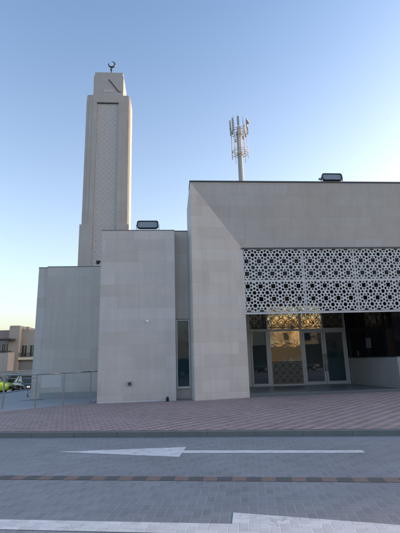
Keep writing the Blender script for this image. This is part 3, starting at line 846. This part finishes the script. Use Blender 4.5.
for i, (x, y, h, rd) in enumerate(((12.5,-15.5,7.5,2.9),(28.5,-17,8,3.2),(6,-16,6.5,2.8),(-3,-17,7,3),(20,-16.5,5.0,2.4),(37,-15,8,3.4),(-12,-16,7,3),(45,-16,8,3.4))):
    if i not in (0, 4): tree((x, y, .0), h, rd, 20+i, ['broad street tree in front of the cream villa', 'tall street tree right of the cream villa', 'street tree in front of the low villa', 'street tree left of the low villa door', 'low street tree before the cream villa door', 'tall street tree before the beige villa', 'street tree before the wide beige villa', 'far right street tree'][i], 2200, 'street trees across the road')

bt = empty('bare_tree', (18.6, -17.6, -.06), 0, 'unseen bare tree added before the cream villa to pattern its reflection', 'tree')  # unseen tree added so its branches break up the gold reflection
rb = random.Random(5); m = MB(); m.tube((0,0,0), (0,0,2.6), .16, .12, 8)
def br(p, d, l, r, k):
    e = p + d*l; m.tube(p, e, r, r*.7, 6)
    if k:
        for _ in range(3): br(e, (d+Vector((rb.gauss(0,.55), rb.gauss(0,.25), rb.gauss(0,.4)))).normalized(), l*.78, r*.68, k-1)
for k_ in range(4): br(Vector((0,0,2.4)), Vector((rb.gauss(0,.7), rb.gauss(0,.2), 1)).normalized(), 1.5, .085, 4)
m.build('trunk', M['bark'], bt)
m = MB(); m.box(11, 31, -16.2, -16.0, -.06, 3.3); m.box(10.95, 31.05, -16.25, -15.95, 3.302, 3.4)  # unseen wall added to cut off the bottom of the gold reflection
tag(m.build('boundary_wall', m_plain('grey_green_render', (.035,.034,.03), .9)), 'unseen dark wall added across the street to trim the gold reflection', 'wall')
for i, x in enumerate((8, 14, 20, 26, 32, 38)):  # unseen tree row added to keep bright sky out of the panes
    tree((x, -36-(i%2)*3, -.06), 11.5+(i%3)*.7, 4.6, 60+i, 'unseen tall tree added behind the houses to darken the glass', 1800, 'unseen tall trees added to darken the glass')

# ------------------------------------------------------------------ light
SUN_EL, SUN_AZ = R(7.5), R(75)                 # azimuth from +Y towards +X
w = bpy.data.worlds.new('World'); sc.world = w; w.use_nodes = True
nt = w.node_tree; bg = nt.nodes['Background']
sky = nt.nodes.new('ShaderNodeTexSky'); sky.sky_type = 'NISHITA'; sky.sun_disc = False
sky.sun_elevation = SUN_EL; sky.sun_rotation = SUN_AZ
sky.air_density = 1.0; sky.dust_density = 3.0; sky.ozone_density = 3.0
hs = nt.nodes.new('ShaderNodeHueSaturation'); hs.inputs['Saturation'].default_value = .86
nt.links.new(sky.outputs[0], hs.inputs['Color']); tn = nt.nodes.new('ShaderNodeMix'); tn.data_type = 'RGBA'; tn.blend_type = 'MULTIPLY'; tn.inputs[0].default_value = 1
tn.inputs[7].default_value = (1.04, .99, .94, 1)      # camera white balance
nt.links.new(hs.outputs[0], tn.inputs[6])
# desert haze: the sky pales and warms towards the horizon
tc = nt.nodes.new('ShaderNodeTexCoord'); sx = nt.nodes.new('ShaderNodeSeparateXYZ'); nt.links.new(tc.outputs['Generated'], sx.inputs[0])
mr = nt.nodes.new('ShaderNodeMapRange'); mr.inputs[1].default_value = 0; mr.inputs[2].default_value = .75; mr.inputs[3].default_value = 1; mr.inputs[4].default_value = 0
nt.links.new(sx.outputs[2], mr.inputs[0])
hz = nt.nodes.new('ShaderNodeMix'); hz.data_type = 'RGBA'; nt.links.new(mr.outputs[0], hz.inputs[0])
hz.inputs[6].default_value = (.82, .89, .97, 1); hz.inputs[7].default_value = (1.68, 1.36, 1.16, 1)
t2 = nt.nodes.new('ShaderNodeMix'); t2.data_type = 'RGBA'; t2.blend_type = 'MULTIPLY'; t2.inputs[0].default_value = 1
nt.links.new(tn.outputs[2], t2.inputs[6]); nt.links.new(hz.outputs[2], t2.inputs[7]); nt.links.new(t2.outputs[2], bg.inputs[0]); bg.inputs[1].default_value = .15
s = bpy.data.lights.new('Sun', 'SUN'); s.energy = 1.1; s.angle = R(.53); s.color = (1, .68, .42)
so = bpy.data.objects.new('Sun', s); COL.objects.link(so)
d = Vector((math.cos(SUN_EL)*math.sin(SUN_AZ), math.cos(SUN_EL)*math.cos(SUN_AZ), math.sin(SUN_EL)))
so.rotation_euler = d.to_track_quat('Z', 'Y').to_euler()

# ------------------------------------------------------------------ camera
cam = bpy.data.cameras.new('Camera'); co = bpy.data.objects.new('Camera', cam); COL.objects.link(co)
th, rr = R(13.2), R(1.55)
F_ = Vector((0, math.cos(th), math.sin(th))); U0 = Vector((0, -math.sin(th), math.cos(th))); R0 = Vector((1,0,0))
Rr = R0*math.cos(rr) - U0*math.sin(rr); Uu = R0*math.sin(rr) + U0*math.cos(rr)
mw = Matrix((Rr, Uu, -F_)).transposed().to_4x4(); mw.translation = (0, 0, 1.6)
co.matrix_world = mw
cam.sensor_fit = 'VERTICAL'; cam.sensor_height = 24; cam.lens = 24*400/533
cam.clip_start = .05; cam.clip_end = 5000
sc.camera = co
sc.view_settings.view_transform = 'Standard'; sc.view_settings.look = 'None'
sc.view_settings.exposure = 2.0; sc.view_settings.gamma = 1; sc.view_settings.use_curve_mapping = False
sc.cycles.max_bounces = 8
